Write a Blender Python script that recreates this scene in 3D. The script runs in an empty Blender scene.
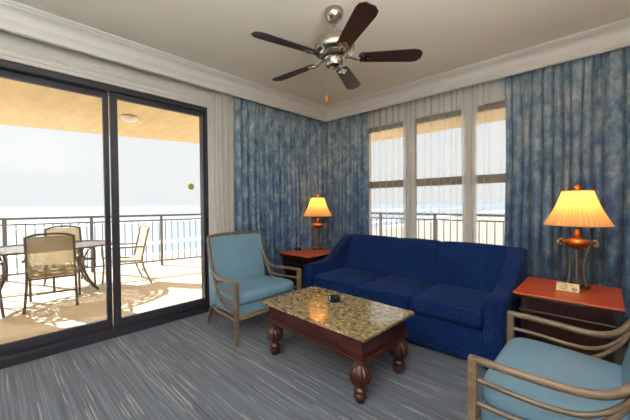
import bpy, math, random
from mathutils import Vector, Matrix
random.seed(7)
sc = bpy.context.scene
COL = sc.collection
PI = math.pi
sin, cos = math.sin, math.cos

# ------------------------------------------------------------------ mesh helpers
class MB:
    def __init__(s): s.v = []; s.f = []
    def add(s, vs, fs):
        n = len(s.v); s.v += [tuple(v) for v in vs]; s.f += [tuple(i + n for i in f) for f in fs]; return s
    def box(s, a, b):
        (x0, y0, z0), (x1, y1, z1) = a, b
        vs = [(x0,y0,z0),(x1,y0,z0),(x1,y1,z0),(x0,y1,z0),(x0,y0,z1),(x1,y0,z1),(x1,y1,z1),(x0,y1,z1)]
        return s.add(vs, [(0,3,2,1),(4,5,6,7),(0,1,5,4),(1,2,6,5),(2,3,7,6),(3,0,4,7)])
    def quad(s, *p): return s.add(p, [tuple(range(len(p)))])
    def tube(s, pts, r, n=10, sx=1, sy=1, cap=True, closed=False, up=(0,0,1)):
        P = [Vector(p) for p in pts]; m = len(P)
        R = r if isinstance(r, (list, tuple)) else [r] * m
        rings = []; prev = None
        for i in range(m):
            if closed: t = P[(i+1) % m] - P[i-1]
            else: t = P[min(i+1, m-1)] - P[max(i-1, 0)]
            t.normalize()
            if prev is None:
                a = Vector(up)
                if abs(a.dot(t)) > .95: a = Vector((1,0,0)) if abs(t.x) < .9 else Vector((0,1,0))
            else: a = prev
            a = (a - t * a.dot(t)).normalized(); b = t.cross(a); prev = a
            off = PI / n if n == 4 else 0
            rings.append([P[i] + (a * cos(2*PI*k/n + off) * sx + b * sin(2*PI*k/n + off) * sy) * R[i] for k in range(n)])
        vs = [v for rr in rings for v in rr]; fs = []
        for i in range(m if closed else m-1):
            for k in range(n):
                j = (i+1) % m
                fs.append((i*n+k, i*n+(k+1) % n, j*n+(k+1) % n, j*n+k))
        if cap and not closed:
            fs.append(tuple(range(n))[::-1]); fs.append(tuple((m-1)*n+k for k in range(n)))
        return s.add(vs, fs)
    def lathe(s, prof, c=(0,0,0), n=32, flute=None, cap=True):
        vs = []; fs = []; m = len(prof)
        for i, (r, z) in enumerate(prof):
            for k in range(n):
                a = 2*PI*k/n; rr = r if flute is None else flute(r, z, a)
                vs.append((c[0]+rr*cos(a), c[1]+rr*sin(a), c[2]+z))
        for i in range(m-1):
            for k in range(n):
                fs.append((i*n+k, i*n+(k+1) % n, (i+1)*n+(k+1) % n, (i+1)*n+k))
        if cap:
            if prof[0][0] > 1e-4: fs.append(tuple(range(n))[::-1])
            if prof[-1][0] > 1e-4: fs.append(tuple((m-1)*n+k for k in range(n)))
        return s.add(vs, fs)
    def loft(s, rings, cap=True):
        n = len(rings[0]); vs = [v for r in rings for v in r]; fs = []
        for i in range(len(rings)-1):
            for k in range(n):
                fs.append((i*n+k, i*n+(k+1) % n, (i+1)*n+(k+1) % n, (i+1)*n+k))
        if cap: fs.append(tuple(range(n))[::-1]); fs.append(tuple((len(rings)-1)*n+k for k in range(n)))
        return s.add(vs, fs)
    def prism(s, pts, z0, z1):
        return s.loft([[(x, y, z0) for x, y in pts], [(x, y, z1) for x, y in pts]])
    def grid(s, fn, nu, nv):
        vs = [fn(i/nu, j/nv) for j in range(nv+1) for i in range(nu+1)]
        fs = [(j*(nu+1)+i, j*(nu+1)+i+1, (j+1)*(nu+1)+i+1, (j+1)*(nu+1)+i) for j in range(nv) for i in range(nu)]
        return s.add(vs, fs)
    def move(s, M, start=0):
        s.v = s.v[:start] + [tuple(M @ Vector(v)) for v in s.v[start:]]; return s
    def build(s, name, mat, parent=None, bevel=0, seg=2, smooth=False, sub=0, solid=0, label=None, loc=None):
        me = bpy.data.meshes.new(name); me.from_pydata(s.v, [], s.f)
        import bmesh
        bm = bmesh.new(); bm.from_mesh(me); bmesh.ops.recalc_face_normals(bm, faces=bm.faces); bm.to_mesh(me); bm.free()
        if mat: me.materials.append(mat)
        o = bpy.data.objects.new(name, me); COL.objects.link(o)
        if parent: o.parent = parent
        if loc: o.location = loc
        if bevel:
            m = o.modifiers.new('bevel', 'BEVEL'); m.width = bevel; m.segments = seg; m.limit_method = 'ANGLE'; m.angle_limit = .6
        if sub:
            m = o.modifiers.new('sub', 'SUBSURF'); m.levels = sub; m.render_levels = sub
        if solid:
            m = o.modifiers.new('solid', 'SOLIDIFY'); m.thickness = solid; m.offset = 0
        if smooth or bevel or sub:
            me.polygons.foreach_set('use_smooth', [True]*len(me.polygons))
            if not sub and not smooth:
                m = o.modifiers.new('wn', 'WEIGHTED_NORMAL')
        if smooth == 'auto':
            me.set_sharp_from_angle(angle=.6)
        if label: o['label'] = label
        return o

def empty(name, label, cat, loc=(0,0,0), rz=0, group=None):
    o = bpy.data.objects.new(name, None); COL.objects.link(o); o.location = loc; o.rotation_euler = (0,0,rz)
    o.empty_display_size = .1
    o['label'] = label; o['category'] = cat
    if group: o['group'] = group
    return o
def tag(o, label, cat, group=None, kind=None):
    o['label'] = label; o['category'] = cat
    if group: o['group'] = group
    if kind: o['kind'] = kind
    return o
def struct(o): o['kind'] = 'structure'; return o
def copy_tree(o, parent=None):
    c = o.copy(); COL.objects.link(c); c.parent = parent
    for ch in [x for x in bpy.data.objects if x.parent == o]: copy_tree(ch, c)
    return c
def smooth_path(pts, k=6):
    P = [Vector(p) for p in pts]; out = []
    for i in range(len(P)-1):
        p0 = P[max(i-1,0)]; p1 = P[i]; p2 = P[i+1]; p3 = P[min(i+2, len(P)-1)]
        for j in range(k):
            t = j/k
            out.append(.5*((2*p1)+(-p0+p2)*t+(2*p0-5*p1+4*p2-p3)*t*t+(-p0+3*p1-3*p2+p3)*t**3))
    out.append(P[-1]); return out
def rbox(a, b, r, n=4, crown=0, m=10):
    """rounded cushion: grid box with rounded edges, optionally crowned top"""
    mb = MB(); (x0,y0,z0),(x1,y1,z1) = a, b
    def ring(z, ins):
        pts = []; rr = max(r-ins, .001) if ins < r else .001
        X0, X1, Y0, Y1 = x0+ins, x1-ins, y0+ins, y1-ins
        rc = max(r-ins*.6, .004)
        for cx, cy, a0 in ((X1-rc,Y1-rc,0),(X0+rc,Y1-rc,PI/2),(X0+rc,Y0+rc,PI),(X1-rc,Y0+rc,1.5*PI)):
            for k in range(n+1):
                t = a0 + PI/2*k/n; pts.append((cx+rc*cos(t), cy+rc*sin(t), z))
        return pts
    R = []
    for k in range(n+1):
        t = PI/2*k/n; R.append(ring(z0+r-r*cos(t), r-r*sin(t)))
    for k in range(n+1):
        t = PI/2*k/n; R.append(ring(z1-r+r*sin(t), r-r*cos(t)))
    # crowned top
    if crown:
        cx, cy = (x0+x1)/2, (y0+y1)/2; base = R[-1]
        for k in range(1, m):
            s_ = 1-k/m
            R.append([(cx+(p[0]-cx)*s_, cy+(p[1]-cy)*s_, z1+crown*(1-s_**2.5)) for p in base])
    mb.loft(R); return mb

# ------------------------------------------------------------------ materials
def new(name):
    m = bpy.data.materials.new(name); m.use_nodes = True; nt = m.node_tree; nt.nodes.clear()
    out = nt.nodes.new('ShaderNodeOutputMaterial'); return m, nt, out
def N(nt, t, **kw):
    n = nt.nodes.new(t)
    for k, v in kw.items():
        if hasattr(n, k) and k not in n.inputs: setattr(n, k, v)
        else: n.inputs[k].default_value = v
    return n
def L(nt, a, b): nt.links.new(a, b)
def rgb(r, g, b):
    f = lambda c: (c/255/12.92) if c/255 <= .04045 else ((c/255+.055)/1.055)**2.4
    return (f(r), f(g), f(b), 1)
def coords(nt, scale=(1,1,1), kind='Object', rot=(0,0,0)):
    t = nt.nodes.new('ShaderNodeTexCoord'); m = nt.nodes.new('ShaderNodeMapping')
    m.inputs['Scale'].default_value = scale; m.inputs['Rotation'].default_value = rot
    L(nt, t.outputs[kind], m.inputs['Vector']); return m.outputs[0]
def ramp(nt, fac, stops):
    r = nt.nodes.new('ShaderNodeValToRGB'); e = r.color_ramp.elements
    while len(e) > 1: e.remove(e[-1])
    e[0].position, e[0].color = stops[0]
    for p, c in stops[1:]:
        x = e.new(p); x.color = c
    L(nt, fac, r.inputs[0]); return r.outputs[0]
def pbr(name, c, rough=.5, metal=0, noise=None, bump=0, bscale=200, coat=0, sheen=0, spec=.5, amt=.15):
    m, nt, out = new(name); b = N(nt, 'ShaderNodeBsdfPrincipled')
    b.inputs['Base Color'].default_value = c; b.inputs['Roughness'].default_value = rough; b.inputs['Metallic'].default_value = metal
    b.inputs['Coat Weight'].default_value = coat; b.inputs['Sheen Weight'].default_value = sheen
    b.inputs['Specular IOR Level'].default_value = spec
    L(nt, b.outputs[0], out.inputs[0])
    if noise:
        n = N(nt, 'ShaderNodeTexNoise', Scale=noise if not isinstance(noise, tuple) else 1.0, Detail=4.0)
        L(nt, coords(nt, noise if isinstance(noise, tuple) else (1,1,1)), n.inputs['Vector'])
        d = tuple(max(0, x*(1-amt)) for x in c[:3])+(1,); u = tuple(min(1, x*(1+amt)) for x in c[:3])+(1,)
        L(nt, ramp(nt, n.outputs[0], [(.3, d), (.7, u)]), b.inputs['Base Color'])
    if bump:
        n = N(nt, 'ShaderNodeTexNoise', Scale=bscale, Detail=3.0); L(nt, coords(nt), n.inputs['Vector'])
        bp = N(nt, 'ShaderNodeBump', Strength=bump, Distance=.01); L(nt, n.outputs[0], bp.inputs['Height']); L(nt, bp.outputs[0], b.inputs['Normal'])
    return m
def wood(name, dark, light, rough=.25, scale=(3, 40, 40), coat=.3):
    m, nt, out = new(name); b = N(nt, 'ShaderNodeBsdfPrincipled', Roughness=rough); b.inputs['Coat Weight'].default_value = coat
    b.inputs['Coat Roughness'].default_value = .12
    n = N(nt, 'ShaderNodeTexNoise', Scale=1.0, Detail=5.0, Distortion=.6); L(nt, coords(nt, scale), n.inputs['Vector'])
    L(nt, ramp(nt, n.outputs[0], [(.3, dark), (.7, light)]), b.inputs['Base Color']); L(nt, b.outputs[0], out.inputs[0]); return m

M = {}
M['ceiling'] = pbr('ceiling_paint', rgb(234,227,212), .9, bump=.25, bscale=60)
M['wall'] = pbr('wall_paint', rgb(222,220,214), .85)
M['trim'] = pbr('white_trim_paint', rgb(222,220,214), .45)
M['dframe'] = pbr('dark_bronze_frame', rgb(44,44,54), .4)
M['wframe'] = pbr('bronze_window_frame', rgb(124,112,98), .5)
M['soffit'] = pbr('tan_stucco', rgb(222,196,148), .9, noise=(2,8,8), bump=.3, bscale=40, amt=.1)
M['deck'] = pbr('pale_deck_coating', rgb(222,208,186), .7, noise=3, amt=.05)
M['rail'] = pbr('railing_paint', rgb(112,108,106), .5)
M['steel'] = pbr('brushed_nickel', rgb(176,168,156), .22, 1)
M['chrome'] = pbr('chrome', rgb(220,220,220), .08, 1)
M['black'] = pbr('black_plastic', rgb(14,14,17), .45, spec=.3)
M['mahog'] = wood('red_mahogany', rgb(56,20,15), rgb(78,29,20), .25, (1.5,14,14))
M['mahogx'] = wood('red_mahogany_carved', rgb(54,20,14), rgb(74,28,19), .34, (5,5,5))
M['cherry'] = wood('cherry_table_top', rgb(176,66,22), rgb(196,84,32), .3, (4,30,30), .08)
M['darkwood'] = wood('dark_cherry_wood', rgb(26,9,9), rgb(50,17,14), .35)
M['armwood'] = wood('taupe_washed_wood', rgb(92,77,62), rgb(130,111,89), .38, (6,30,30), .15)
M['bladewood'] = wood('dark_walnut_blade', rgb(36,16,15), rgb(66,28,22), .42, (3,30,30), .0)
M['aqua'] = pbr('aqua_vinyl', rgb(110,147,170), .42, noise=5, amt=.05, bump=.05, bscale=300)
M['copper'] = pbr('aged_copper', rgb(160,98,46), .3, .8, noise=20, amt=.25)
M['gold'] = pbr('antique_gold_metal', rgb(168,146,104), .3, 1, noise=30, amt=.2)
M['card'] = pbr('cream_card', rgb(236,220,168), .6)
M['ink'] = pbr('black_ink', rgb(30,28,28), .6)
M['amber'] = pbr('amber_wood', rgb(206,138,40), .35)
M['patio'] = pbr('patio_bronze_metal', rgb(96,84,74), .45, .1)
M['patioc'] = pbr('patio_chair_cream_metal', rgb(150,132,112), .5, .1)
M['sticker'] = pbr('yellow_sticker', rgb(196,190,78), .6)
M['whiteglass'] = pbr('milk_glass', rgb(230,226,216), .3)
M['duct'] = pbr('black_rubber', rgb(14,14,18), .6)

def mat_blue():
    m, nt, out = new('navy_chenille'); b = N(nt, 'ShaderNodeBsdfPrincipled', Roughness=.9); b.inputs['Specular IOR Level'].default_value = .15; b.inputs['Sheen Weight'].default_value = .1
    b.inputs['Sheen Tint'].default_value = rgb(120,150,220)
    co = coords(nt)
    n = N(nt, 'ShaderNodeTexNoise', Scale=170.0, Detail=2.0); L(nt, co, n.inputs['Vector'])
    n2 = N(nt, 'ShaderNodeTexNoise', Scale=5.0, Detail=3.0); L(nt, co, n2.inputs['Vector'])
    c1 = ramp(nt, n.outputs[0], [(.38, rgb(3,18,52)), (.62, rgb(22,54,116))])
    c2 = ramp(nt, n2.outputs[0], [(.35, (.8,.8,.85,1)), (.7, (1.15,1.15,1.15,1))])
    mx = N(nt, 'ShaderNodeMix', data_type='RGBA', blend_type='MULTIPLY'); mx.inputs[0].default_value = 1
    L(nt, c1, mx.inputs[6]); L(nt, c2, mx.inputs[7]); L(nt, mx.outputs[2], b.inputs['Base Color'])
    bp = N(nt, 'ShaderNodeBump', Strength=.3, Distance=.004); L(nt, n.outputs[0], bp.inputs['Height']); L(nt, bp.outputs[0], b.inputs['Normal'])
    L(nt, b.outputs[0], out.inputs[0]); return m
M['navy'] = mat_blue()

def mat_carpet():
    m, nt, out = new('striped_carpet'); b = N(nt, 'ShaderNodeBsdfPrincipled', Roughness=.95); b.inputs['Sheen Weight'].default_value = .2
    # stripes run along x: fine lines in y, broken up along x
    tc = nt.nodes.new('ShaderNodeTexCoord'); sx = nt.nodes.new('ShaderNodeSeparateXYZ'); L(nt, tc.outputs['Object'], sx.inputs[0])
    def rows(pitch, xs, seed):      # one random value per yarn row, changing slowly along the row
        q = N(nt, 'ShaderNodeMath', operation='MULTIPLY'); L(nt, sx.outputs[1], q.inputs[0]); q.inputs[1].default_value = 1/pitch
        fl_ = N(nt, 'ShaderNodeMath', operation='FLOOR'); L(nt, q.outputs[0], fl_.inputs[0])
        k_ = N(nt, 'ShaderNodeMath', operation='MULTIPLY'); L(nt, fl_.outputs[0], k_.inputs[0]); k_.inputs[1].default_value = 7.31+seed
        xx = N(nt, 'ShaderNodeMath', operation='MULTIPLY'); L(nt, sx.outputs[0], xx.inputs[0]); xx.inputs[1].default_value = xs
        cb = nt.nodes.new('ShaderNodeCombineXYZ'); L(nt, xx.outputs[0], cb.inputs[0]); L(nt, k_.outputs[0], cb.inputs[1])
        n = N(nt, 'ShaderNodeTexNoise', Scale=1.0, Detail=1.0); L(nt, cb.outputs[0], n.inputs['Vector']); return n
    n1 = rows(.006, 1.5, .0); n2 = rows(.0055, 1.3, 3.7)
    n3 = N(nt, 'ShaderNodeTexNoise', Scale=240.0, Detail=2.0); L(nt, coords(nt), n3.inputs['Vector'])
    base = ramp(nt, n1.outputs[0], [(.3, rgb(64,72,86)), (.5, rgb(88,97,112)), (.7, rgb(110,119,134))])
    line = ramp(nt, n2.outputs[0], [(.64, (0,0,0,1)), (.67, (.75,.75,.75,1))])
    mx = N(nt, 'ShaderNodeMix', data_type='RGBA'); L(nt, line, mx.inputs[0]); L(nt, base, mx.inputs[6]); mx.inputs[7].default_value = rgb(164,168,172)
    gr = ramp(nt, n3.outputs[0], [(.3, (.68,.68,.68,1)), (.7, (1.2,1.2,1.2,1))])
    m2 = N(nt, 'ShaderNodeMix', data_type='RGBA', blend_type='MULTIPLY'); m2.inputs[0].default_value = 1
    L(nt, mx.outputs[2], m2.inputs[6]); L(nt, gr, m2.inputs[7]); L(nt, m2.outputs[2], b.inputs['Base Color'])
    bp = N(nt, 'ShaderNodeBump', Strength=.4, Distance=.004); L(nt, n3.outputs[0], bp.inputs['Height']); L(nt, bp.outputs[0], b.inputs['Normal'])
    L(nt, b.outputs[0], out.inputs[0]); return m
M['carpet'] = mat_carpet()

def mat_granite():
    m, nt, out = new('gold_granite'); b = N(nt, 'ShaderNodeBsdfPrincipled', Roughness=.12); b.inputs['Coat Weight'].default_value = .5; b.inputs['Coat Roughness'].default_value = .03
    co = coords(nt)
    n = N(nt, 'ShaderNodeTexNoise', Scale=30.0, Detail=5.0, Roughness=.6, Distortion=.2); L(nt, co, n.inputs['Vector'])
    v = N(nt, 'ShaderNodeTexVoronoi', Scale=110.0); L(nt, co, v.inputs['Vector'])
    c = ramp(nt, n.outputs[0], [(.33, rgb(60,52,40)), (.43, rgb(122,104,68)), (.52, rgb(168,144,94)), (.57, rgb(132,124,100)), (.65, rgb(206,188,138))])
    sv = nt.nodes.new('ShaderNodeSeparateXYZ'); L(nt, v.outputs['Color'], sv.inputs[0])
    sp = ramp(nt, sv.outputs[0], [(.0, (.5,.47,.43,1)), (.2, (.8,.78,.72,1)), (.5, (1,1,1,1)), (1, (1.3,1.27,1.2,1))])
    mx = N(nt, 'ShaderNodeMix', data_type='RGBA', blend_type='MULTIPLY'); mx.inputs[0].default_value = .8
    L(nt, c, mx.inputs[6]); L(nt, sp, mx.inputs[7]); L(nt, mx.outputs[2], b.inputs['Base Color'])
    L(nt, b.outputs[0], out.inputs[0]); return m
M['granite'] = mat_granite()

def mat_curtain():
    m, nt, out = new('distressed_blue_drape'); b = N(nt, 'ShaderNodeBsdfPrincipled', Roughness=.7); b.inputs['Sheen Weight'].default_value = .25
    n1 = N(nt, 'ShaderNodeTexNoise', Scale=1.0, Detail=9.0, Roughness=.72); L(nt, coords(nt, (9, 9, 6)), n1.inputs['Vector'])
    n2 = N(nt, 'ShaderNodeTexNoise', Scale=1.0, Detail=3.0); L(nt, coords(nt, (1.5, 1.5, 1.2)), n2.inputs['Vector'])
    n3 = N(nt, 'ShaderNodeTexNoise', Scale=1.0, Detail=8.0, Roughness=.8); L(nt, coords(nt, (60, 60, 28)), n3.inputs['Vector'])
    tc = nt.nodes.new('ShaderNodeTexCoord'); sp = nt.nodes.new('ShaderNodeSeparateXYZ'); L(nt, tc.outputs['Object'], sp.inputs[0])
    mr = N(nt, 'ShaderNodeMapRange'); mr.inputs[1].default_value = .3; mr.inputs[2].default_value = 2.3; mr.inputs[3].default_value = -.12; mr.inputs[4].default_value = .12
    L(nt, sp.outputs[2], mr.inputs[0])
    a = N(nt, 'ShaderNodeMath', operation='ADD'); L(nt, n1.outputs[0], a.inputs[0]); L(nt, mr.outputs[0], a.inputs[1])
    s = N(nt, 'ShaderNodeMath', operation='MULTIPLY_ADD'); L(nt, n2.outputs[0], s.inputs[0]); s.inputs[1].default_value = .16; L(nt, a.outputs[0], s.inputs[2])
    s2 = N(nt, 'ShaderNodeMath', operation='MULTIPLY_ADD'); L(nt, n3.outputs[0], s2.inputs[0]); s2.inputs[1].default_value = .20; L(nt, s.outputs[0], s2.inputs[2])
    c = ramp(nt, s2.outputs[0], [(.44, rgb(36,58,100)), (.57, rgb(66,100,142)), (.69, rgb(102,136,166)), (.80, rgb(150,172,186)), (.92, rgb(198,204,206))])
    L(nt, c, b.inputs['Base Color'])
    tr = N(nt, 'ShaderNodeBsdfTranslucent'); L(nt, c, tr.inputs[0]); ms = N(nt, 'ShaderNodeMixShader', Fac=.12)
    L(nt, b.outputs[0], ms.inputs[1]); L(nt, tr.outputs[0], ms.inputs[2]); L(nt, ms.outputs[0], out.inputs[0]); return m
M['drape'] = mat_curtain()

def mat_sheer(name, clear, col):
    m, nt, out = new(name); d = N(nt, 'ShaderNodeBsdfDiffuse'); d.inputs[0].default_value = col
    t = N(nt, 'ShaderNodeBsdfTranslucent'); t.inputs[0].default_value = col; tr = N(nt, 'ShaderNodeBsdfTransparent')
    m1 = N(nt, 'ShaderNodeMixShader', Fac=.55); L(nt, d.outputs[0], m1.inputs[1]); L(nt, t.outputs[0], m1.inputs[2])
    m2 = N(nt, 'ShaderNodeMixShader')
    # a weave lets less through at a grazing angle
    lw = N(nt, 'ShaderNodeLayerWeight', Blend=.35); mr = N(nt, 'ShaderNodeMapRange'); mr.inputs[3].default_value = clear; mr.inputs[4].default_value = clear*.35
    L(nt, lw.outputs['Facing'], mr.inputs[0]); L(nt, mr.outputs[0], m2.inputs[0])
    L(nt, m1.outputs[0], m2.inputs[1]); L(nt, tr.outputs[0], m2.inputs[2]); L(nt, m2.outputs[0], out.inputs[0]); return m
M['sheer'] = mat_sheer('sheer_voile', .84, rgb(250,249,246))
M['sheerd'] = mat_sheer('gathered_voile', .3, rgb(250,249,246))

def mat_glass():
    m, nt, out = new('clear_pane'); g = N(nt, 'ShaderNodeBsdfGlossy', Roughness=.0); t = N(nt, 'ShaderNodeBsdfTransparent'); t.inputs[0].default_value = (.97,.98,.98,1)
    f = N(nt, 'ShaderNodeFresnel', IOR=1.25); ms = N(nt, 'ShaderNodeMixShader'); L(nt, f.outputs[0], ms.inputs[0]); L(nt, t.outputs[0], ms.inputs[1]); L(nt, g.outputs[0], ms.inputs[2])
    L(nt, ms.outputs[0], out.inputs[0]); return m
M['glass'] = mat_glass()

def mat_shade():
    m, nt, out = new('pleated_lamp_shade'); d = N(nt, 'ShaderNodeBsdfDiffuse'); c = rgb(246,216,160); d.inputs[0].default_value = c
    t = N(nt, 'ShaderNodeBsdfTranslucent'); t.inputs[0].default_value = rgb(252,200,116); ms = N(nt, 'ShaderNodeMixShader', Fac=.5)
    L(nt, d.outputs[0], ms.inputs[1]); L(nt, t.outputs[0], ms.inputs[2]); L(nt, ms.outputs[0], out.inputs[0]); return m
M['shade'] = mat_shade()

def mat_sling(name, col):
    m, nt, out = new(name); d = N(nt, 'ShaderNodeBsdfDiffuse'); d.inputs[0].default_value = col
    t = N(nt, 'ShaderNodeBsdfTranslucent'); t.inputs[0].default_value = col; tr = N(nt, 'ShaderNodeBsdfTransparent')
    m1 = N(nt, 'ShaderNodeMixShader', Fac=.45); L(nt, d.outputs[0], m1.inputs[1]); L(nt, t.outputs[0], m1.inputs[2])
    m2 = N(nt, 'ShaderNodeMixShader', Fac=.25); L(nt, m1.outputs[0], m2.inputs[1]); L(nt, tr.outputs[0], m2.inputs[2]); L(nt, m2.outputs[0], out.inputs[0]); return m
M['sling'] = mat_sling('tan_mesh_sling', rgb(188,172,140)); M['slingc'] = mat_sling('cream_mesh_sling', rgb(226,220,204))

def mat_patiotop():
    # pierced cast-metal top: dashes in rings near the rim, small square holes in the middle
    m, nt, out = new('pierced_metal_top'); b = N(nt, 'ShaderNodeBsdfPrincipled', Roughness=.45, Metallic=.1); b.inputs['Base Color'].default_value = rgb(118,112,112)
    tr = N(nt, 'ShaderNodeBsdfTransparent'); tc = nt.nodes.new('ShaderNodeTexCoord'); sp = nt.nodes.new('ShaderNodeSeparateXYZ'); L(nt, tc.outputs['Object'], sp.inputs[0])
    def MA(op, a, b_=None, c=None):
        n = N(nt, 'ShaderNodeMath', operation=op)
        for i, x in enumerate((a, b_, c)):
            if x is None: continue
            if isinstance(x, (int, float)): n.inputs[i].default_value = x
            else: L(nt, x, n.inputs[i])
        return n.outputs[0]
    X, Y = sp.outputs[0], sp.outputs[1]
    u = MA('DIVIDE', X, .60); v = MA('DIVIDE', Y, .89)
    r = MA('SQRT', MA('ADD', MA('MULTIPLY', u, u), MA('MULTIPLY', v, v))); ang = MA('ARCTAN2', v, u)
    def band(x, lo, hi): return MA('MULTIPLY', MA('GREATER_THAN', x, lo), MA('LESS_THAN', x, hi))
    dash = MA('GREATER_THAN', MA('SINE', MA('MULTIPLY', ang, 34)), -.2)
    dash2 = MA('GREATER_THAN', MA('SINE', MA('MULTIPLY', ang, 24)), -.1)
    ring = MA('MULTIPLY', band(r, .85, .93), dash); ring2 = MA('MULTIPLY', band(r, .73, .80), dash2)
    gx = MA('GREATER_THAN', MA('SINE', MA('MULTIPLY', MA('ADD', X, Y), 85)), .0); gy = MA('GREATER_THAN', MA('SINE', MA('MULTIPLY', MA('SUBTRACT', X, Y), 85)), .0)
    cen = MA('MULTIPLY', MA('MULTIPLY', gx, gy), MA('LESS_THAN', r, .68))
    hole = MA('MINIMUM', MA('ADD', MA('ADD', ring, ring2), cen), 1.0)
    ms = N(nt, 'ShaderNodeMixShader'); L(nt, hole, ms.inputs[0]); L(nt, b.outputs[0], ms.inputs[1]); L(nt, tr.outputs[0], ms.inputs[2]); L(nt, ms.outputs[0], out.inputs[0]); return m
M['ptop'] = mat_patiotop()
M['sea'] = pbr('pale_sea_water', rgb(140,150,158), .6, noise=(.02,.004,1), amt=.06)
M['sand'] = pbr('pale_beach_sand', rgb(176,166,152), .95, noise=(.03,.01,1), amt=.07)
M['foam'] = pbr('sea_foam', rgb(240,242,244), .9)

def emis(name, c, s):
    m, nt, out = new(name); e = N(nt, 'ShaderNodeEmission', Strength=s); e.inputs[0].default_value = c; L(nt, e.outputs[0], out.inputs[0]); return m

# ------------------------------------------------------------------ camera
CAM = Vector((3.42954337, -3.88492022, 1.28))
r_ = Vector((0.72655073, 0.68707494, -0.00721572)); u_ = Vector((-0.00928425, 0.02031714, 0.99975048)); f_ = Vector((-0.6870501, 0.72630245, -0.02114041))
cd = bpy.data.cameras.new('camera'); cam = bpy.data.objects.new('camera', cd); COL.objects.link(cam)
cam.matrix_world = Matrix(((r_.x,u_.x,-f_.x,CAM.x),(r_.y,u_.y,-f_.y,CAM.y),(r_.z,u_.z,-f_.z,CAM.z),(0,0,0,1)))
cd.sensor_width = 36; cd.lens = 306.043/630*36; cd.clip_start = .02; cd.clip_end = 6000
sc.camera = cam

# ------------------------------------------------------------------ setting
H = 2.7735; XR = 3.88; YB = -7.0
struct(MB().box((0,YB,-.12),(XR,0,0)).build('floor', M['carpet']))
struct(MB().box((-.2,YB-.15,H),(XR+.15,.2,H+.15)).build('ceiling', M['ceiling']))
DY0, DY1, DZ = -2.11, -4.95, 2.42          # sliding door opening
w = MB(); w.box((-.2,DY0,0),(0,.2,H)); w.box((-.2,DY1,DZ),(0,DY0,H)); w.box((-.2,YB,0),(0,DY1,H))
struct(w.build('wall_left', M['wall']))
WX0, WX1, WZ0, WZ1 = .78, 2.95, .62, 2.40
w = MB(); w.box((0,0,0),(WX0,.2,H)); w.box((WX1,0,0),(XR+.15,.2,H)); w.box((WX0,0,0),(WX1,.2,WZ0)); w.box((WX0,0,WZ1),(WX1,.2,H))
struct(w.build('wall_back', M['wall']))
struct(MB().box((XR,YB-.15,0),(XR+.15,0,H)).build('wall_right', M['wall']))
struct(MB().box((-.2,YB-.15,0),(XR,YB,H)).build('wall_front', M['wall']))
struct(MB().box((0,DY0+.06,0),(.014,0,.1)).build('baseboard_left', M['trim'], bevel=.003))
struct(MB().box((.014,-.014,0),(XR,0,.1)).build('baseboard_back', M['trim'], bevel=.003))
struct(MB().box((XR-.014,YB,0),(XR,-.014,.1)).build('baseboard_right', M['trim'], bevel=.003))

# moulded pelmet with crown, mitred round the room (offset from wall, height)
prof = [(.150,2.590),(.170,2.590),(.178,2.596),(.178,2.606),(.171,2.612),(.171,2.640),(.176,2.645),(.176,2.652),(.182,2.658),(.182,2.664),(.188,2.670),
        (.190,2.682),(.197,2.700),(.210,2.718),(.228,2.733),(.248,2.742),(.256,2.744),(.256,2.751),(.266,2.754),(.278,2.760),(.284,2.766),(.284,H),(.150,H)]
def crown(name, path):
    mb = MB(); n = len(path); rings = []
    for i, (p, d) in enumerate(path): rings.append([(p[0]+d[0]*a, p[1]+d[1]*a, z) for a, z in prof])
    mb.loft(rings); return struct(mb.build(name, M['trim'], smooth='auto'))
crown('trim_1', [((0,YB),(1,0)), ((0,0),(1,-1)), ((XR,0),(-1,-1)), ((XR,YB),(-1,0))])
# door head moulding
mb = MB(); pr = [(0,2.42),(.030,2.42),(.030,2.45),(.036,2.455),(.036,2.462),(.030,2.468),(.030,2.495),(.040,2.502),(.040,2.510),(.046,2.516),(.046,2.528),(0,2.528)]
mb.loft([[(a, DY1-.1, z) for a, z in pr], [(a, DY0+.01, z) for a, z in pr]]); struct(mb.build('trim_2', M['trim'], smooth='auto'))

# sliding glass door: outer frame, three panels (third unseen, added for daylight), glass, handle, sill
dr = struct(MB().box((-.16,DY0-.02,.0),(.012,DY0,DZ)).box((-.16,DY1,.0),(.012,DY1+.045,DZ)).box((-.16,DY1+.045,DZ-.055),(.012,DY0-.02,DZ)).box((-.16,DY1+.045,0),(.012,DY0-.02,.075)).build('door_1', M['dframe'], bevel=.004))
pan = [(-2.122,-3.085,-.035,.034,.060),(-3.088,-4.03,-.085,.045,.06),(-3.95,-4.905,-.035,.06,.06)]
for i, (a, b, x, sa, st) in enumerate(pan):
    m = MB(); t = .02; zb_, zt = .077, DZ-.057
    m.box((x-t,a-sa,zb_),(x+t,a,zt)); m.box((x-t,b,zb_),(x+t,b+st,zt)); m.box((x-t,b+st,zb_),(x+t,a-sa,zb_+.085)); m.box((x-t,b+st,zt-.055),(x+t,a-sa,zt))
    m.build('door_panel', M['dframe'], dr, bevel=.003)
    MB().box((x-.003,b+st,zb_+.085),(x+.003,a-sa,zt-.055)).build('glass_pane', M['glass'], dr)
hm = MB(); hm.tube(smooth_path([(-.015,-2.14,.90),(.02,-2.14,.92),(.025,-2.14,1.0),(.02,-2.14,1.09),(-.015,-2.14,1.11)],4), .010, 8)
hm.build('door_handle', M['black'], dr, smooth=True)
o = MB().lathe([(0,0),(.036,0),(.036,.0012),(0,.0012)], n=32).move(Matrix.Translation((-.0315,-2.30,1.485)) @ Matrix.Rotation(PI/2,4,'Y')).build('safety_sticker', M['sticker'])
tag(o, 'small round yellow sticker on the glass of the sliding door', 'sticker')

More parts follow.
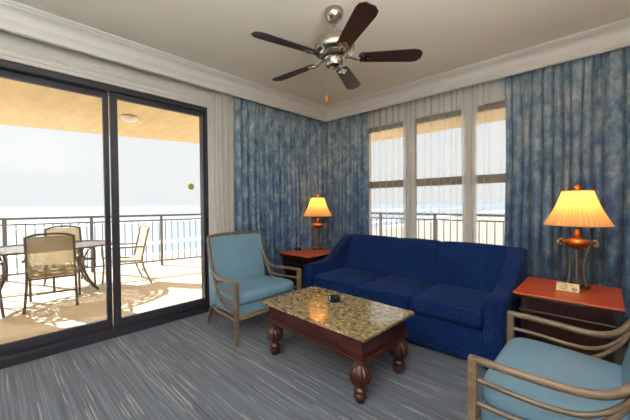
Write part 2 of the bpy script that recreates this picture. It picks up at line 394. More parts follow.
# back window: three double-hung units with wide mullions
units = [(WX0, 1.455, 1), (1.545, 2.225, 2), (2.275, WX1, 3)]
mull = MB()
for a, b in ((1.455,1.545),(2.225,2.275)): mull.box((a,.01,WZ0),(b,.15,WZ1))
struct(mull.build('trim_3', M['wall'], bevel=.005))
for a, b, n in units:
    fr = MB(); t = .022
    fr.box((a,.05,WZ0),(a+t,.11,WZ1)).box((b-t,.05,WZ0),(b,.11,WZ1)).box((a+t,.05,WZ1-.06),(b-t,.11,WZ1)).box((a+t,.05,WZ0),(b-t,.11,WZ0+.05)).box((a+t,.04,1.50),(b-t,.11,1.60))
    wo = struct(fr.build('window_%d' % n, M['wframe'], bevel=.003))
    MB().box((a+t,.078,WZ0+.05),(b-t,.083,1.50)).box((a+t,.078,1.60),(b-t,.083,WZ1-.06)).build('glass_pane', M['glass'], wo)
struct(MB().box((WX0-.05,-.03,WZ0-.03),(WX1+.05,.05,WZ0)).build('window_sill', M['trim'], bevel=.004))

# ------------------------------------------------------------------ curtains
def curtain(name, mat, label, cat, p0, p1, z0, z1, pleat, amp, seed, group=None, nv=14, solid=0, gather=None, freqn=10, sharp=False):
    rnd = random.Random(seed); p0 = Vector(p0); p1 = Vector(p1); d = p1-p0; Ln = d.length; d.normalize(); nrm = Vector((d.y,-d.x))
    k = max(2, round(Ln/pleat)); cuts = [0]
    ws = [rnd.uniform(.65,1.35) for _ in range(k)]; tot = sum(ws); acc = 0
    for w_ in ws: acc += w_/tot; cuts.append(acc)
    am = [rnd.uniform(.65,1) for _ in range(k+1)]; sw = [rnd.uniform(-1,1) for _ in range(k+1)]
    def fn(u, v):
        i = min(int(u*k), k-1); t = u*k-i; s = cuts[i]+(cuts[i+1]-cuts[i])*(t-(.07*sin(2*PI*t) if sharp else 0))
        fl = .75+.35*(1-v) if v < .93 else .55
        off = amp*fl*am[i]*sin(2*PI*t) if not sharp else amp*fl*(2*(am[i]**.5)*abs(sin(PI*t))**.85-1)+sharp*amp*.12*sin(2*PI*u*k*.37+seed)
        off += amp*.25*sin(2*PI*(u*k*2.3)+seed)*(v > .85)
        z = z0+(z1-z0)*v
        sway = (sw[i]*(1-t)+sw[i+1]*t)*.022*sin(PI*min(1, 1-v)+.3*seed)*min(1, (1-v)*3)
        sh = 0
        if gather: sh = gather(u, v)
        q = p0 + d*(s*Ln+sway+sh) + nrm*off
        return (q.x, q.y, z)
    mb = MB().grid(fn, k*freqn, nv); o = mb.build(name, mat, smooth=True, solid=solid)
    return tag(o, label, cat, group)
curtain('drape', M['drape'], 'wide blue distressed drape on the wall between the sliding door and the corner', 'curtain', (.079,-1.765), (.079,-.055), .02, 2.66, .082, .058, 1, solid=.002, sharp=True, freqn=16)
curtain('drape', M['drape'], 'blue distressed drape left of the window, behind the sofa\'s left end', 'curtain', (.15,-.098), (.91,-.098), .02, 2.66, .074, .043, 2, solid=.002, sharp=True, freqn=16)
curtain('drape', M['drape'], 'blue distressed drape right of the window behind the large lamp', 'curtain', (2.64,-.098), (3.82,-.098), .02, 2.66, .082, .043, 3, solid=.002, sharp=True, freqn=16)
curtain('sheer_curtain', M['sheerd'], 'gathered white sheer curtain at the right edge of the sliding door', 'curtain', (.085,-2.09), (.085,-1.81), .02, 2.66, .06, .026, 4, nv=8)
curtain('sheer_curtain', M['sheer'], 'white sheer curtain hanging across the window behind the sofa', 'curtain', (.90,-.040), (2.70,-.040), .02, 2.66, .085, .011, 5, nv=8, freqn=8)
# the sheers bunch in front of both mullions
for i, (a, b) in enumerate(((1.43,1.60),(2.18,2.35))):
    curtain('sheer_curtain', M['sheerd'], 'bunched fold of sheer curtain over the %s window mullion' % ('left' if i == 0 else 'right'), 'curtain', (a,-.016), (b,-.016), .02, 2.66, .055, .006, 7+i, nv=6, freqn=8)

# ------------------------------------------------------------------ balcony
BX, BY, BZ, SZ = -3.85, 2.1, -.03, 2.70
ex = lambda y: -3.5+.25*(y+1.26)       # the seaward edge runs at a slight angle to the wall
foot = [(ex(-9)-.12,-9),(-.2,-9),(-.2,.2),(6,.2),(6,BY+.15),(ex(BY)-.12,BY+.15)]
struct(MB().prism(foot, BZ-.25, BZ).build('balcony_floor', M['deck']))
struct(MB().prism(foot, SZ, SZ+.3).build('balcony_ceiling', M['soffit']))
rail = None
def railing(name, label, A, B, step=.125, pstep=1.22, phase=0):
    A = Vector((A[0],A[1],BZ)); B = Vector((B[0],B[1],BZ)); d = B-A; Ln = d.length; d.normalize(); yaw = math.atan2(d.y,d.x)
    root = empty(name, label, 'railing', A, yaw, None)
    MB().box((0,-.03,1.06),(Ln,.03,1.10)).build('top_rail', M['rail'], root, bevel=.006)
    MB().box((0,-.014,.965),(Ln,.014,.99)).build('mid_rail', M['rail'], root)
    MB().box((0,-.014,.09),(Ln,.014,.115)).build('bottom_rail', M['rail'], root)
    bal = MB().box((-.007,-.007,.115),(.007,.007,.965)); post = MB().box((-.025,-.025,0),(.025,.025,1.06))
    bo = po = None; n = int(Ln/step)
    np_ = [phase+pstep*i for i in range(int((Ln-phase)/pstep)+1)]
    for x in np_:
        if po is None: po = post.build('post', M['rail'], root, loc=(x,0,0))
        else: c = po.copy(); COL.objects.link(c); c.parent = root; c.location = (x,0,0)
    cnt = 0
    for i in range(n):
        x = .06+i*step
        if min(abs(x-q) for q in np_) < .04: continue
        if bo is None: bo = bal.build('baluster', M['rail'], root, loc=(x,0,0))
        else: c = bo.copy(); COL.objects.link(c); c.parent = root; c.location = (x,0,0)
        cnt += 1
    return root
railing('balcony_railing', 'grey metal balcony railing along the sea side, seen through the sliding door', (ex(-6.2),-6.2), (ex(BY-.05),BY-.05), phase=.10)
railing('balcony_railing', 'grey metal balcony railing seen through the sheer curtains of the window', (ex(BY)+.03,BY), (5.2,BY), phase=1.2)
ft = MB().lathe([(0,0),(.09,0),(.12,-.02),(.12,-.035),(.10,-.07),(.05,-.095),(0,-.10)], n=24)
ft = ft.build('ceiling_light', M['whiteglass'], smooth=True, loc=(-2.1,-2.34,SZ)); tag(ft, 'white dome light on the tan balcony ceiling', 'light')
GZ = -16
struct(MB().box((-110,-1500,GZ-1),(900,2500,GZ)).build('beach', M['sand']))
struct(MB().box((-5500,-4500,GZ-1.5),(900,5500,GZ-.3)).build('sea', M['sea']))
fm = MB(); rnd = random.Random(3)
for k, x0 in enumerate((-112,-150,-330,-420)):
    y = -500
    while y < 900:
        l = rnd.uniform(60,220); w_ = rnd.uniform(3,7)*(1+k*.8); xx = x0+rnd.uniform(-6,6)
        fm.add([(xx-w_,y,GZ-.25),(xx+w_,y+l*.1,GZ-.25),(xx+w_*.8,y+l*.9,GZ-.25),(xx-w_*.7,y+l,GZ-.25)],[(0,1,2,3)]); y += l*rnd.uniform(1.0,1.5)
struct(fm.build('surf', M['foam']))

# patio table
def ell(a, b, n, z): return [(a*cos(2*PI*k/n), b*sin(2*PI*k/n), z) for k in range(n)]
TX, TY, TZ = -2.52, -3.36, .70
pt = empty('patio_table', 'long oval pierced metal patio table on the balcony', 'table', (TX,TY,BZ))
MB().loft([ell(.60,.89,64,TZ-.006),ell(.60,.89,64,TZ)]).build('table_top', M['ptop'], pt)
MB().tube(ell(.60,.89,64,TZ), .014, 8, closed=True).build('rim', M['patio'], pt, smooth=True)
for sy in (-1, 1):
    for sx in (-1, 1):
        yy = sy*.46
        p = smooth_path([(sx*.14,yy-.02*sy,TZ-.02),(sx*.12,yy-.05*sy,.55),(sx*.13,yy-.06*sy,.40),(sx*.18,yy,.22),(sx*.26,yy+.06*sy,.08),(sx*.33,yy+.12*sy,.015)],6)
        q = smooth_path([(sx*.34,yy+.04*sy,TZ-.02),(sx*.24,yy,.60),(sx*.17,yy-.03*sy,.46),(sx*.17,yy-.02*sy,.32),(sx*.24,yy+.03*sy,.17),(sx*.33,yy+.12*sy,.03)],6)
        MB().tube(p,.013,8).tube(q,.011,8).build('leg', M['patio'], pt, smooth=True)
    MB().tube([(-.15,sy*.47,.36),(.15,sy*.47,.36)],.009,8).tube([(-.14,sy*.44,.44),(.14,sy*.44,.44)],.009,8).build('brace', M['patio'], pt, smooth=True)

def patio_chair(name, label, fm_, loc, rz, sl='sling'):
    c = empty(name, label, 'chair', loc, rz, None)
    W = .265
    for s in (-1,1):
        MB().tube(smooth_path([(.27,s*W,.0),(.25,s*W,.30),(.27,s*W,.60),(.20,s*W,.635),(-.05,s*W,.63),(-.235,s*W,.62)],5),.015,8).build('arm_frame', fm_, c, smooth=True)
        MB().tube(smooth_path([(-.33,s*(W-.01),.0),(-.25,s*(W-.02),.2),(-.20,s*(W-.025),.40),(-.24,s*(W-.03),.62),(-.31,s*(W-.03),.925)],5),.015,8).build('rear_leg', fm_, c, smooth=True)
    MB().tube(smooth_path([(-.31,-W+.03,.915),(-.325,-.12,.95),(-.325,.12,.95),(-.31,W-.03,.915)],5),.014,8).build('top_rail', fm_, c, smooth=True)
    MB().tube([(.24,-W,.42),(.24,W,.42)],.012,8).tube([(-.20,-W+.03,.38),(-.20,W-.03,.38)],.012,8).tube([(-.255,-W+.01,.2),(-.255,W-.01,.2)],.010,8).tube([(.24,-W,.42),(-.20,-W+.02,.39)],.012,8).tube([(.24,W,.42),(-.20,W-.02,.39)],.012,8).build('crossbar', fm_, c, smooth=True)
    pr_ = smooth_path([(.25,0,.43),(.1,0,.405),(-.1,0,.385),(-.195,0,.41),(-.235,0,.55),(-.27,0,.72),(-.312,0,.925)],4)
    MB().grid(lambda u,v: (pr_[round(v*(len(pr_)-1))][0]-.0, (u-.5)*2*(W-.03), pr_[round(v*(len(pr_)-1))][2]), 4, len(pr_)-1).build('sling', M[sl], c, smooth=True, solid=.004)
    return c
ch = patio_chair('patio_chair', 'bronze patio chair with tan sling, nearest the door with its back to us', M['patio'], (-1.93,-3.33,BZ), PI-.18)
for loc, rz, lab in [((-2.95,-3.02,BZ), .12, 'bronze patio chair on the far side of the oval table by the railing'), ((-1.98,-4.10,BZ), PI+.1, 'patio chair cut off by the left edge of the photo')]:
    c = copy_tree(ch); c.location = loc; c.rotation_euler = (0,0,rz); c['label'] = lab
patio_chair('patio_chair', 'cream-backed patio chair seen side on through the right door pane', M['patioc'], (-2.36,-2.38,BZ), -PI/2-.05, 'slingc')

# ------------------------------------------------------------------ coffee table
ct = empty('coffee_table', 'low mahogany coffee table with polished gold granite top', 'coffee table', (1.855,-2.02,0), math.radians(-1.5))
MB().box((-.538,-.325,.436),(.538,.325,.460)).build('table_top', M['granite'], ct, bevel=.005)
MB().box((-.482,-.272,.310),(.482,.275,.436)).build('apron', M['mahog'], ct, bevel=.003)
MB().box((-.507,-.297,.286),(.507,.297,.298)).box((-.495,-.285,.298),(.495,.285,.310)).box((-.495,-.285,.276),(.508,.288,.286)).build('ledge_moulding', M['mahog'], ct, bevel=.004)
lp = [(.032,.276),(.040,.268),(.040,.258),(.030,.252),(.030,.245),(.045,.236),(.061,.218),(.069,.195),(.071,.175),(.066,.150),(.053,.128),(.036,.114),(.028,.105),(.028,.095),(.042,.088),(.044,.080),(.036,.070),(.034,.062),(.045,.050),(.046,.036),(.040,.026),(.028,.018),(.026,.0)][::-1]
def fl(r, z, a): return r*(1+ .07*cos(14*a)) if .12 < z < .24 else r
for sx in (-1,1):
    for sy in (-1,1):
        MB().lathe(lp, n=84, flute=fl).build('leg', M['mahogx'], ct, smooth=True, loc=(sx*.448,sy*.240,0))

# caddy on coffee table
def caddy(label, loc, s=1, group=None, rz=0):
    c = empty('ashtray', label, 'ashtray', loc, rz, group); c.scale = (s,s,s)
    MB().lathe([(0,.006),(.046,.006),(.053,.014),(.054,.046),(.049,.050),(.045,.044),(.040,.020),(0,.018)], n=32).build('bowl', M['black'], c, smooth='auto')
    for k in range(3):
        a = 2*PI*k/3+.5; x, y = cos(a), sin(a)
        MB().tube([(.058*x,.058*y,.0),(.058*x,.058*y,.055)],.0028,8).lathe([(0,-.006),(.005,-.003),(.006,0),(.005,.003),(0,.006)],(.058*x,.058*y,.058),8).build('clip', M['chrome'], c, smooth=True)
    MB().tube([(.057*cos(2*PI*k/32),.057*sin(2*PI*k/32),.006) for k in range(32)],.0026,6,closed=True).build('wire_ring', M['chrome'], c, smooth=True)
caddy('round black ashtray with chrome clips on the granite coffee table', (1.81,-1.945,.461))
caddy('small black and chrome ashtray on the end table beside the lit lamp in the corner', (.27,-.90,.613), .8, rz=.6)

# ------------------------------------------------------------------ sofa
SX0, SX1 = .825, 2.905
sf = empty('sofa', 'dark navy three-seat upholstered sofa under the window', 'sofa', (0,0,0))
def arm(x0, x1, inner):
    # side profile (y,z), lofted across width with rounded top
    top = smooth_path([(0,-1.335,.545),(0,-1.28,.565),(0,-1.10,.570),(0,-.95,.600),(0,-.80,.690),(0,-.66,.790),(0,-.54,.845),(0,-.46,.850),(0,-.40,.835)],4)
    pts = [(p[1],p[2]) for p in top]
    rings = []; n = 8; R = .028; w_ = x1-x0
    for (y, z) in pts:
        ring = [(x0, y, .02)]
        for k in range(n+1):
            t = PI-PI/2*k/n; ring.append((x0+R+R*cos(t), y, z-R+R*sin(t)))
        for k in range(n+1):
            t = PI/2-PI/2*k/n; ring.append((x1-R+R*cos(t), y, z-R+R*sin(t)))
        ring.append((x1, y, .02)); rings.append(ring)
    r0 = rings[0]; fr = []
    for ins, dy in ((.022,-.016),(.008,-.010)):
        fr.append([(min(max(p[0],x0+ins),x1-ins), p[1]+dy, p[2]-(ins if p[2] > .1 else 0)) for p in r0])
    return MB().loft(fr+rings)
arm(SX0, SX0+.135, 1).build('armrest', M['navy'], sf, smooth='auto')
arm(SX1-.135, SX1, -1).build('armrest', M['navy'], sf, smooth='auto')
ix0, ix1 = SX0+.137, SX1-.137
MB().box((ix0,-1.315,.02),(ix1,-.42,.298)).build('base_frame', M['navy'], sf, bevel=.02, seg=3)
seams = [ix0, 1.60, 2.12, ix1]
for a, b_ in zip(seams[:-1], seams[1:]):
    # back panel, slopes backwards, rounded with a soft crown
    prof_ = smooth_path([(0,-.745,.40),(0,-.735,.50),(0,-.665,.68),(0,-.590,.80),(0,-.555,.842),(0,-.50,.858),(0,-.42,.85),(0,-.385,.82),(0,-.375,.6),(0,-.375,.30)],4)
    cen = Vector((0,-.50,.55)); rings = []
    nn = 14
    for k in range(nn+1):
        t = k/nn; x = a+.001+(b_-a-.002)*t; e = min(t, 1-t)*(b_-a); g = .022*math.exp(-(e/.022)**1.2) - .010*sin(PI*t)
        rings.append([(x, p.y+(g if p.y < -.45 else 0), p.z-(g*.6 if p.z > .75 else 0)) for p in prof_])
    MB().loft(rings).build('back_panel', M['navy'], sf, smooth='auto')
cs = [ix0, 1.60, 2.165, ix1]
for a, b_ in zip(cs[:-1], cs[1:]):
    cu = rbox((a+.003,-1.345,.300),(b_-.003,-.70,.450), .040, 5, crown=.022).build('seat_cushion', M['navy'], sf, smooth=True)
    zt = .446
    MB().tube([(a+.02,-1.342,zt-.014),(b_-.02,-1.342,zt-.014)], .005, 6).build('piping', M['navy'], cu, smooth=True)
for x in (SX0+.07, SX1-.07):
    for y in (-1.27,-.47): MB().box((x-.03,y-.03,0),(x+.03,y+.03,.02)).build('foot', M['black'], sf)

# ------------------------------------------------------------------ end tables
def end_table(label, x0, x1, y0, y1):
    cx, cy = (x0+x1)/2, (y0+y1)/2; hx, hy = (x1-x0)/2, (y1-y0)/2; T = .61
    t = empty('end_table', label, 'end table', (cx,cy,0))
    MB().box((-hx,-hy,T-.014),(hx,hy,T)).build('table_top', M['cherry'], t, bevel=.005)
    MB().box((-hx+.008,-hy+.008,T-.026),(hx-.008,hy-.008,T-.014)).box((-hx+.022,-hy+.022,T-.040),(hx-.022,hy-.022,T-.026)).build('edge_moulding', M['mahog'], t, bevel=.004)
    MB().box((-hx+.045,-hy+.045,T-.125),(hx-.045,hy-.045,T-.040)).build('apron', M['darkwood'], t, bevel=.003)
    MB().box((-hx+.032,-hy+.032,T-.140),(hx-.032,hy-.032,T-.125)).build('lower_moulding', M['darkwood'], t, bevel=.005)
    for sx in (-1,1):
        for sy in (-1,1):
            lx, ly = sx*(hx-.065), sy*(hy-.065)
            m = MB().box((lx-.024,ly-.024,T-.20),(lx+.024,ly+.024,T-.14)); m.lathe([(.018,0),(.024,.02),(.016,.06),(.022,.16),(.026,.24),(.018,.33),(.024,.36),(.024,.41)], (lx,ly,0), 20)
            m.build('leg', M['darkwood'], t, smooth='auto')
            MB().box((sx*(hx-.065)-.016,sy*(hy-.038)-.007,T-.122),(sx*(hx-.065)+.016,sy*(hy-.038)+.007,T-.045)).build('corner_block', M['darkwood'], t, bevel=.003)
    MB().box((-hx+.062,-hy+.062,.05),(hx-.062,hy-.062,T-.14)).build('cabinet_body', M['darkwood'], t, bevel=.004)
    return t
end_table('red-topped wooden end table in the corner left of the sofa', .165, .755, -1.17, -.50)
end_table('red-topped wooden end table right of the sofa under the large lamp', 2.935, 3.53, -1.21, -.57)

# ------------------------------------------------------------------ lamps
def lamp(label, x, y, rz, power):
    Z = .611; l = empty('table_lamp', label, 'lamp', (x,y,Z), rz, None)
    MB().prism([(.085*cos(2*PI*k/3+a), .085*sin(2*PI*k/3+a)) for k in range(3) for a in (-.28,.28)], 0, .018).build('base', M['darkwood'], l, bevel=.004)
    MB().lathe([(.0,.018),(.03,.018),(.026,.026),(.010,.034),(.007,.05),(.007,.30)], n=20).build('stem', M['gold'], l, smooth='auto')
    for k in range(3):
        a = 2*PI*k/3; X = lambda r: (r*cos(a), r*sin(a))
        pts = [(.066,.018),(.058,.05),(.048,.12),(.050,.20),(.066,.28),(.088,.345),(.112,.375),(.132,.362),(.134,.338),(.118,.330),(.112,.345)]
        MB().tube(smooth_path([(r*cos(a), r*sin(a), z) for r, z in pts],4), .0078, 8).build('leg', M['gold'], l, smooth=True)
    MB().lathe([(.0,.292),(.02,.295),(.05,.312),(.085,.335),(.094,.350),(.088,.362),(.055,.378),(.03,.386),(.022,.395),(.030,.405),(.030,.412),(.016,.420),(.014,.450),(.0,.450)], n=36).build('bowl', M['copper'], l, smooth=True)
    MB().tube([(0,0,.45),(0,0,.765)],.004,8).tube([(-.10,0,.752),(.10,0,.752)],.002,6).build('harp', M['gold'], l, smooth=True)
    def sf_(u, v):
        a = 2*PI*u; r = .208*(1-v)**1.0+.093*v; r += -.010*sin(PI*v)+.0035*cos(a*40)*(1-.3*v)
        return (r*cos(a), r*sin(a), .488+.265*v)
    MB().grid(sf_, 240, 8).build('lamp_shade', M['shade'], l, smooth=True)
    m = MB()
    for r, z in ((.211,.488),(.097,.752)): m.tube([(r*cos(2*PI*k/64), r*sin(2*PI*k/64), z) for k in range(64)],.004,6,closed=True)
    m.build('shade_trim', M['shade'], l, smooth=True)
    MB().lathe([(0,.763),(.010,.766),(.010,.774),(.020,.780),(.025,.792),(.022,.804),(.012,.812),(0,.814)], n=20).build('finial', M['copper'], l, smooth=True)
    MB().lathe([(0,.52),(.012,.52),(.014,.55),(.026,.585),(.028,.605),(.02,.628),(0,.636)], n=16).build('bulb', emis('warm_bulb',(1,.62,.28,1),6), l, smooth=True)
    ld = bpy.data.lights.new('lamp_light','POINT'); ld.energy = power; ld.color = (1,.58,.26); ld.shadow_soft_size = .035
    lo = bpy.data.objects.new('lamp_light', ld); COL.objects.link(lo); lo.parent = l; lo.location = (0,.0,.67)
    return l
lamp('lit table lamp with pleated cream shade on the end table in the corner', .375, -.60, .5, 4.2)
lamp('large lit table lamp with pleated cream shade on the end table right of the sofa', 3.275, -.74, -.42, 4.2)

# tent card
tc_ = empty('tent_card', 'cream no smoking tent card in front of the large lamp', 'sign', (3.235,-.925,.612), .0)
s_ = MB(); hw, hh, dp = .066, .056, .026
s_.add([(-hw,-dp,0),(hw,-dp,0),(hw,0,hh),(-hw,0,hh),(-hw,dp,0),(hw,dp,0)],[(0,1,2,3),(3,2,5,4)])
s_.build('card', M['card'], tc_, solid=.0012)
def text(s, size, loc, rot, mat, parent, name='lettering', align='CENTER'):
    cu = bpy.data.curves.new('t','FONT'); cu.body = s; cu.size = size; cu.align_x = align; cu.extrude = .0002; cu.offset = .0002
    to = bpy.data.objects.new('t', cu); COL.objects.link(to); bpy.context.view_layer.update()
    me = bpy.data.meshes.new_from_object(to.evaluated_get(bpy.context.evaluated_depsgraph_get())); COL.objects.unlink(to); bpy.data.objects.remove(to)
    me.materials.clear(); me.materials.append(mat); o = bpy.data.objects.new(name, me); COL.objects.link(o); o.parent = parent; o.location = loc; o.rotation_euler = rot; return o
tilt = math.atan2(hh, dp)
def on_card(x, d, off=.0015):   # d = distance up the face
    return (x, -dp+cos(tilt)*d-sin(tilt)*off, sin(tilt)*d+cos(tilt)*off*.0+.0003)
text('Thank You', .0135, on_card(0,.044), (tilt,0,0), M['ink'], tc_)
text('For Not', .012, on_card(-.020,.028), (tilt,0,0), M['ink'], tc_)
text('Smoking', .012, on_card(-.020,.013), (tilt,0,0), M['ink'], tc_)
ic = MB().tube([(.013*cos(2*PI*k/32),.013*sin(2*PI*k/32),0) for k in range(32)],.0017,6,closed=True).tube([(-.009,.009,0),(.009,-.009,0)],.0015,6).box((-.009,-.0015,-.0005),(.009,.0015,.001))
o = ic.build('no_smoking_symbol', M['ink'], tc_); o.location = on_card(.040,.021); o.rotation_euler = (tilt,0,0)

# ------------------------------------------------------------------ armchairs
def armchair(label, loc, rz):
    c = empty('armchair', label, 'armchair', loc, rz, None)
    def hw_(u):
        t = min(max((u-.15)/.45,0),1); return .388-.054*t*t*(3-2*t)
    def side(pts, s, k=5, dy=0): return [( .375-p[0], s*(hw_(p[0])+dy), p[1]) for p in [(q.x,q.y) for q in smooth_path([(a,b_,0) for a,b_ in pts],k)]]
    R1 = [(0,.568),(.18,.562),(.34,.556),(.43,.566),(.49,.600),(.535,.66),(.58,.76),(.615,.94)]
    R2 = [(0,.478),(.16,.468),(.30,.462),(.39,.476),(.46,.520),(.515,.59),(.55,.68),(.583,.80)]
    R3 = [(0,.372),(.14,.366),(.26,.374),(.36,.408),(.44,.468),(.50,.545),(.54,.64),(.57,.74)]
    R4 = [(0,.290),(.10,.292),(.20,.312),(.30,.352),(.40,.425),(.475,.515),(.525,.61),(.555,.70)]
    for s in (-1,1):
        MB().tube(side(R1,s),.0175,10).build('arm_rail', M['armwood'], c, smooth=True)
        for R in (R2,R3,R4): MB().tube(side(R,s),.0115,8,).build('side_rail', M['armwood'], c, smooth=True)
        MB().tube([(.375,s*.388,.578),(.375,s*.388,.30),(.372,s*.388,0)],[.027,.026,.019],4).build('leg', M['armwood'], c, bevel=.004)
        MB().tube(smooth_path([(-.16,s*.335,.23),(-.24,s*.315,.14),(-.33,s*.30,.0)],3),[.026]*5+[.022,.019],4).build('leg', M['armwood'], c, bevel=.004)
        MB().tube([(.375,s*.385,.232),(.0,s*.36,.222),(-.20,s*.32,.222)],.014,8).build('seat_rail', M['armwood'], c, smooth=True)
    MB().tube([(.375,-.388,.235),(.375,.388,.235)],.014,8).tube([(.378,-.388,.262),(.378,.388,.262)],.009,8).build('front_rail', M['armwood'], c, smooth=True)
    MB().tube(smooth_path([(-.24,-.334,.935),(-.25,-.2,.952),(-.253,0,.957),(-.25,.2,.952),(-.24,.334,.935)],4),.0175,10).build('crest_rail', M['armwood'], c, smooth=True)
    # seat box
    rings = []
    for x, w_ in ((.352,.360),(.30,.362),(.15,.352),(0,.34),(-.12,.315),(-.19,.30)):
        rings.append([(x,-w_,.245),(x,w_,.245),(x,w_,.352),(x,-w_,.352)])
    MB().loft(rings).build('seat_base', M['aqua'], c, bevel=.015, seg=3)
    def ring(ins, z):
        out = []
        for k in range(48):
            a = 2*PI*k/48; ca, sa = cos(a), sin(a); e = .28
            x = math.copysign(abs(ca)**e, ca); y = math.copysign(abs(sa)**e, sa)
            xx = .085+x*(.285-ins); t = min(max((.375-xx-.15)/.45,0),1); w_ = .366-.060*t*t*(3-2*t)
            out.append((xx, y*(w_-ins), z))
        return out
    cr = [ring(.020,.352),ring(.004,.358),ring(0,.375),ring(0,.415),ring(.005,.435),ring(.018,.449),ring(.05,.458),ring(.10,.464),ring(.17,.468),ring(.25,.470)]
    MB().loft(cr).build('seat_cushion', M['aqua'], c, smooth=True)
    # padded back with outer shell
    br = []
    pf = [(-.115,.30),(-.125,.44),(-.150,.56),(-.185,.74),(-.215,.90),(-.232,.935),(-.262,.935),(-.280,.90),(-.275,.70),(-.265,.45),(-.250,.225),(-.16,.225)]
    for j, t in enumerate([-1,-.97,-.90,-.7,-.4,0,.4,.7,.9,.97,1]):
        g = .014 if abs(t) == 1 else (.004 if abs(t) > .95 else 0)
        ring_ = []
        for x, z in pf:
            w_ = .316 + .012*max(0,(.6-z)); cx = -.2
            ring_.append((x+(cx-x)*g*6-(.012*(1-t*t) if x > -.2 and z > .4 else 0)*-1, t*w_, z-(g if z > .9 else 0)))
        br.append(ring_)
    MB().loft(br).build('back_cushion', M['aqua'], c, smooth='auto')
    return c
a1 = armchair('aqua armchair with taupe wooden frame beside the sliding door', (.665,-2.005,0), 0)
a2 = copy_tree(a1); a2.location = (3.375,-2.0,0); a2.rotation_euler = (0,0,PI); a2['label'] = 'aqua armchair with taupe wooden rails cropped by the lower right corner of the photo'

# ------------------------------------------------------------------ ceiling fan
FX, FY = 1.892, -2.029
fan = empty('ceiling_fan', 'five-blade ceiling fan with dark wooden blades and nickel motor', 'ceiling fan', (FX,FY,H))
z_ = lambda z: z-H
MB().lathe([(0,z_(H)),(.072,z_(H)),(.074,z_(2.762)),(.073,z_(2.745)),(.066,z_(2.720)),(.050,z_(2.697)),(.030,z_(2.682)),(.016,z_(2.676)),(0,z_(2.676))][::-1], n=32).build('canopy', M['steel'], fan, smooth='auto')
MB().lathe([(.011,z_(2.60)),(.011,z_(2.68))], n=16).build('downrod', M['steel'], fan, smooth='auto')
MB().lathe([(0,z_(2.405)),(.075,z_(2.405)),(.105,z_(2.420)),(.118,z_(2.440)),(.150,z_(2.452)),(.158,z_(2.470)),(.158,z_(2.500)),(.150,z_(2.530)),(.125,z_(2.560)),(.090,z_(2.580)),(.040,z_(2.590)),(.026,z_(2.600)),(.020,z_(2.620)),(0,z_(2.622))], n=48).build('motor_housing', M['steel'], fan, smooth='auto')
MB().lathe([(0,z_(2.335)),(.03,z_(2.336)),(.060,z_(2.345)),(.068,z_(2.362)),(.068,z_(2.395)),(.075,z_(2.405)),(0,z_(2.405))], n=36).build('switch_housing', M['steel'], fan, smooth='auto')
for k in range(5):
    a = math.radians(-104+72*k); Rz = Matrix.Rotation(a,4,'Z'); Rx = Matrix.Rotation(math.radians(-13),4,'X'); T = Matrix.Translation((0,0,z_(2.408)))
    Mx = T @ Rz @ Rx
    n0 = [(.205,-.052),(.60,-.070),(.640,-.062),(.668,-.030),(.668,.030),(.640,.062),(.60,.070),(.205,.052),(.188,.030),(.188,-.030)]
    bl = MB().prism(n0, -.003, .004).move(Mx).build('blade', M['bladewood'], fan, bevel=.002)
    m = MB()
    m.tube(smooth_path([(.07,0,.010),(.12,0,.004),(.16,0,-.012),(.20,0,-.010)],4), .010, 8, sx=.6, sy=1.3)
    m.prism([(.185,-.014),(.215,-.038),(.235,-.040),(.245,-.022),(.262,-.014),(.280,0),(.262,.014),(.245,.022),(.235,.040),(.215,.038),(.185,.014)], -.011, -.003)
    for x, y in ((.222,-.028),(.222,.028),(.262,0)): m.lathe([(0,-.016),(.004,-.015),(.006,-.011)],(x,y,0),8)
    m.move(Mx).build('blade_iron', M['steel'], bl, smooth='auto')
c0 = (-.055,-.03)
pc = MB().tube([(c0[0],c0[1],z_(2.35)),(c0[0],c0[1],z_(2.125))],.0016,6).build('pull_chain', M['steel'], fan, smooth=True)
MB().lathe([(0,z_(2.078)),(.009,z_(2.08)),(.011,z_(2.09)),(.008,z_(2.118)),(.004,z_(2.126)),(0,z_(2.127))],(c0[0],c0[1],0),14).build('fob', M['amber'], pc, smooth=True)

# ------------------------------------------------------------------ light
sun = bpy.data.lights.new('sun','SUN'); sun.energy = 14; sun.angle = .009; sun.color = (1,.97,.92)
so = bpy.data.objects.new('sun', sun); COL.objects.link(so)
so.rotation_euler = Vector((1.40,.62,-1)).to_track_quat('-Z','Y').to_euler()
# fill light added unseen behind the camera to brighten the room: a glowing ceiling dome
for i, (x, y) in enumerate(((1.9,-5.6),)):
    dl = empty('fill_ceiling_dome', 'added fill light, an unseen white glass dome on the ceiling behind the viewer', 'light', (x,y,H))
    MB().lathe([(0,-.10),(.08,-.092),(.15,-.065),(.19,-.02),(.19,-.004),(0,-.004)], n=36).build('dome', emis('fill_dome_glow',(1,.98,.95,1),14), dl, smooth=True)
    MB().lathe([(.192,-.02),(.205,-.018),(.205,0),(.192,0)], n=36).build('ring', M['steel'], dl)

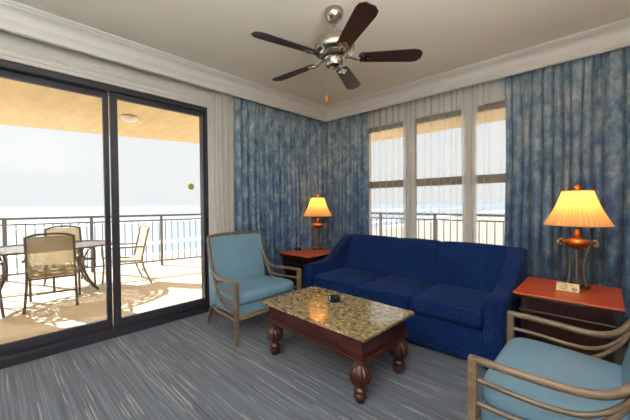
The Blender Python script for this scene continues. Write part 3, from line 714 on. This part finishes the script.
# two torchiere floor lamps, added out of view to brighten the ceiling
for i, (x, y, e) in enumerate(((3.66,-3.25,70),(3.2,-5.6,190))):
    t = empty('fill_torchiere', 'added fill lamp with upturned bowl out of view, ' + ('beside the cropped armchair' if i == 0 else 'at the far end of the room'), 'floor lamp', (x,y,0))
    MB().lathe([(0,0),(.14,0),(.14,.012),(.05,.025),(.014,.04),(.012,1.70),(0,1.70)], n=28).build('pole', M['steel'], t, smooth='auto')
    MB().lathe([(.012,1.70),(.05,1.71),(.12,1.75),(.17,1.81),(.18,1.84),(.175,1.84),(.165,1.815),(.115,1.76),(.05,1.72),(.012,1.715)], n=36, cap=False).build('bowl', M['steel'], t, smooth='auto')
    al = bpy.data.lights.new('torchiere_fill','AREA'); al.shape = 'DISK'; al.size = .22; al.energy = e; al.color = (.98,.985,1)
    ao = bpy.data.objects.new('torchiere_fill', al); COL.objects.link(ao); ao.parent = t; ao.location = (0,0,1.80); ao.rotation_euler = (PI,0,0)
wd = bpy.data.worlds.new('sky'); sc.world = wd; wd.use_nodes = True; nt = wd.node_tree; nt.nodes.clear()
out = nt.nodes.new('ShaderNodeOutputWorld'); bg = nt.nodes.new('ShaderNodeBackground'); L(nt, bg.outputs[0], out.inputs[0])
tc = nt.nodes.new('ShaderNodeTexCoord'); sp = nt.nodes.new('ShaderNodeSeparateXYZ'); L(nt, tc.outputs['Generated'], sp.inputs[0])
L(nt, ramp(nt, sp.outputs[2], [(0, (.93,.95,.97,1)), (.03, (.95,.96,.97,1)), (.12, (.97,.97,.97,1)), (.6, (.80,.89,1,1))]), bg.inputs[0]); bg.inputs[1].default_value = 1.0

sc.view_settings.view_transform = 'Standard'; sc.view_settings.look = 'None'; sc.view_settings.gamma = 1
sc.view_settings.use_curve_mapping = False; sc.view_settings.exposure = 0.0

# repeats share a group
for cat, names, grp in (('curtain', 'drape', 'blue drapes around the corner'), ('curtain', 'sheer_curtain', 'white sheer curtains'), ('chair', 'patio_chair', 'patio chairs round the oval table'),
                        ('armchair', 'armchair', 'aqua armchairs'), ('end table', 'end_table', 'end tables beside the sofa'), ('lamp', 'table_lamp', 'lit table lamps'),
                        ('ashtray', 'ashtray', 'black ashtrays on the tables'), ('railing', 'balcony_railing', 'balcony railings'), ('floor lamp', 'fill_torchiere', 'added fill lamps out of view')):
    for o in bpy.data.objects:
        if o.parent is None and o.get('category') == cat and o.name.split('.')[0] == names: o['group'] = grp
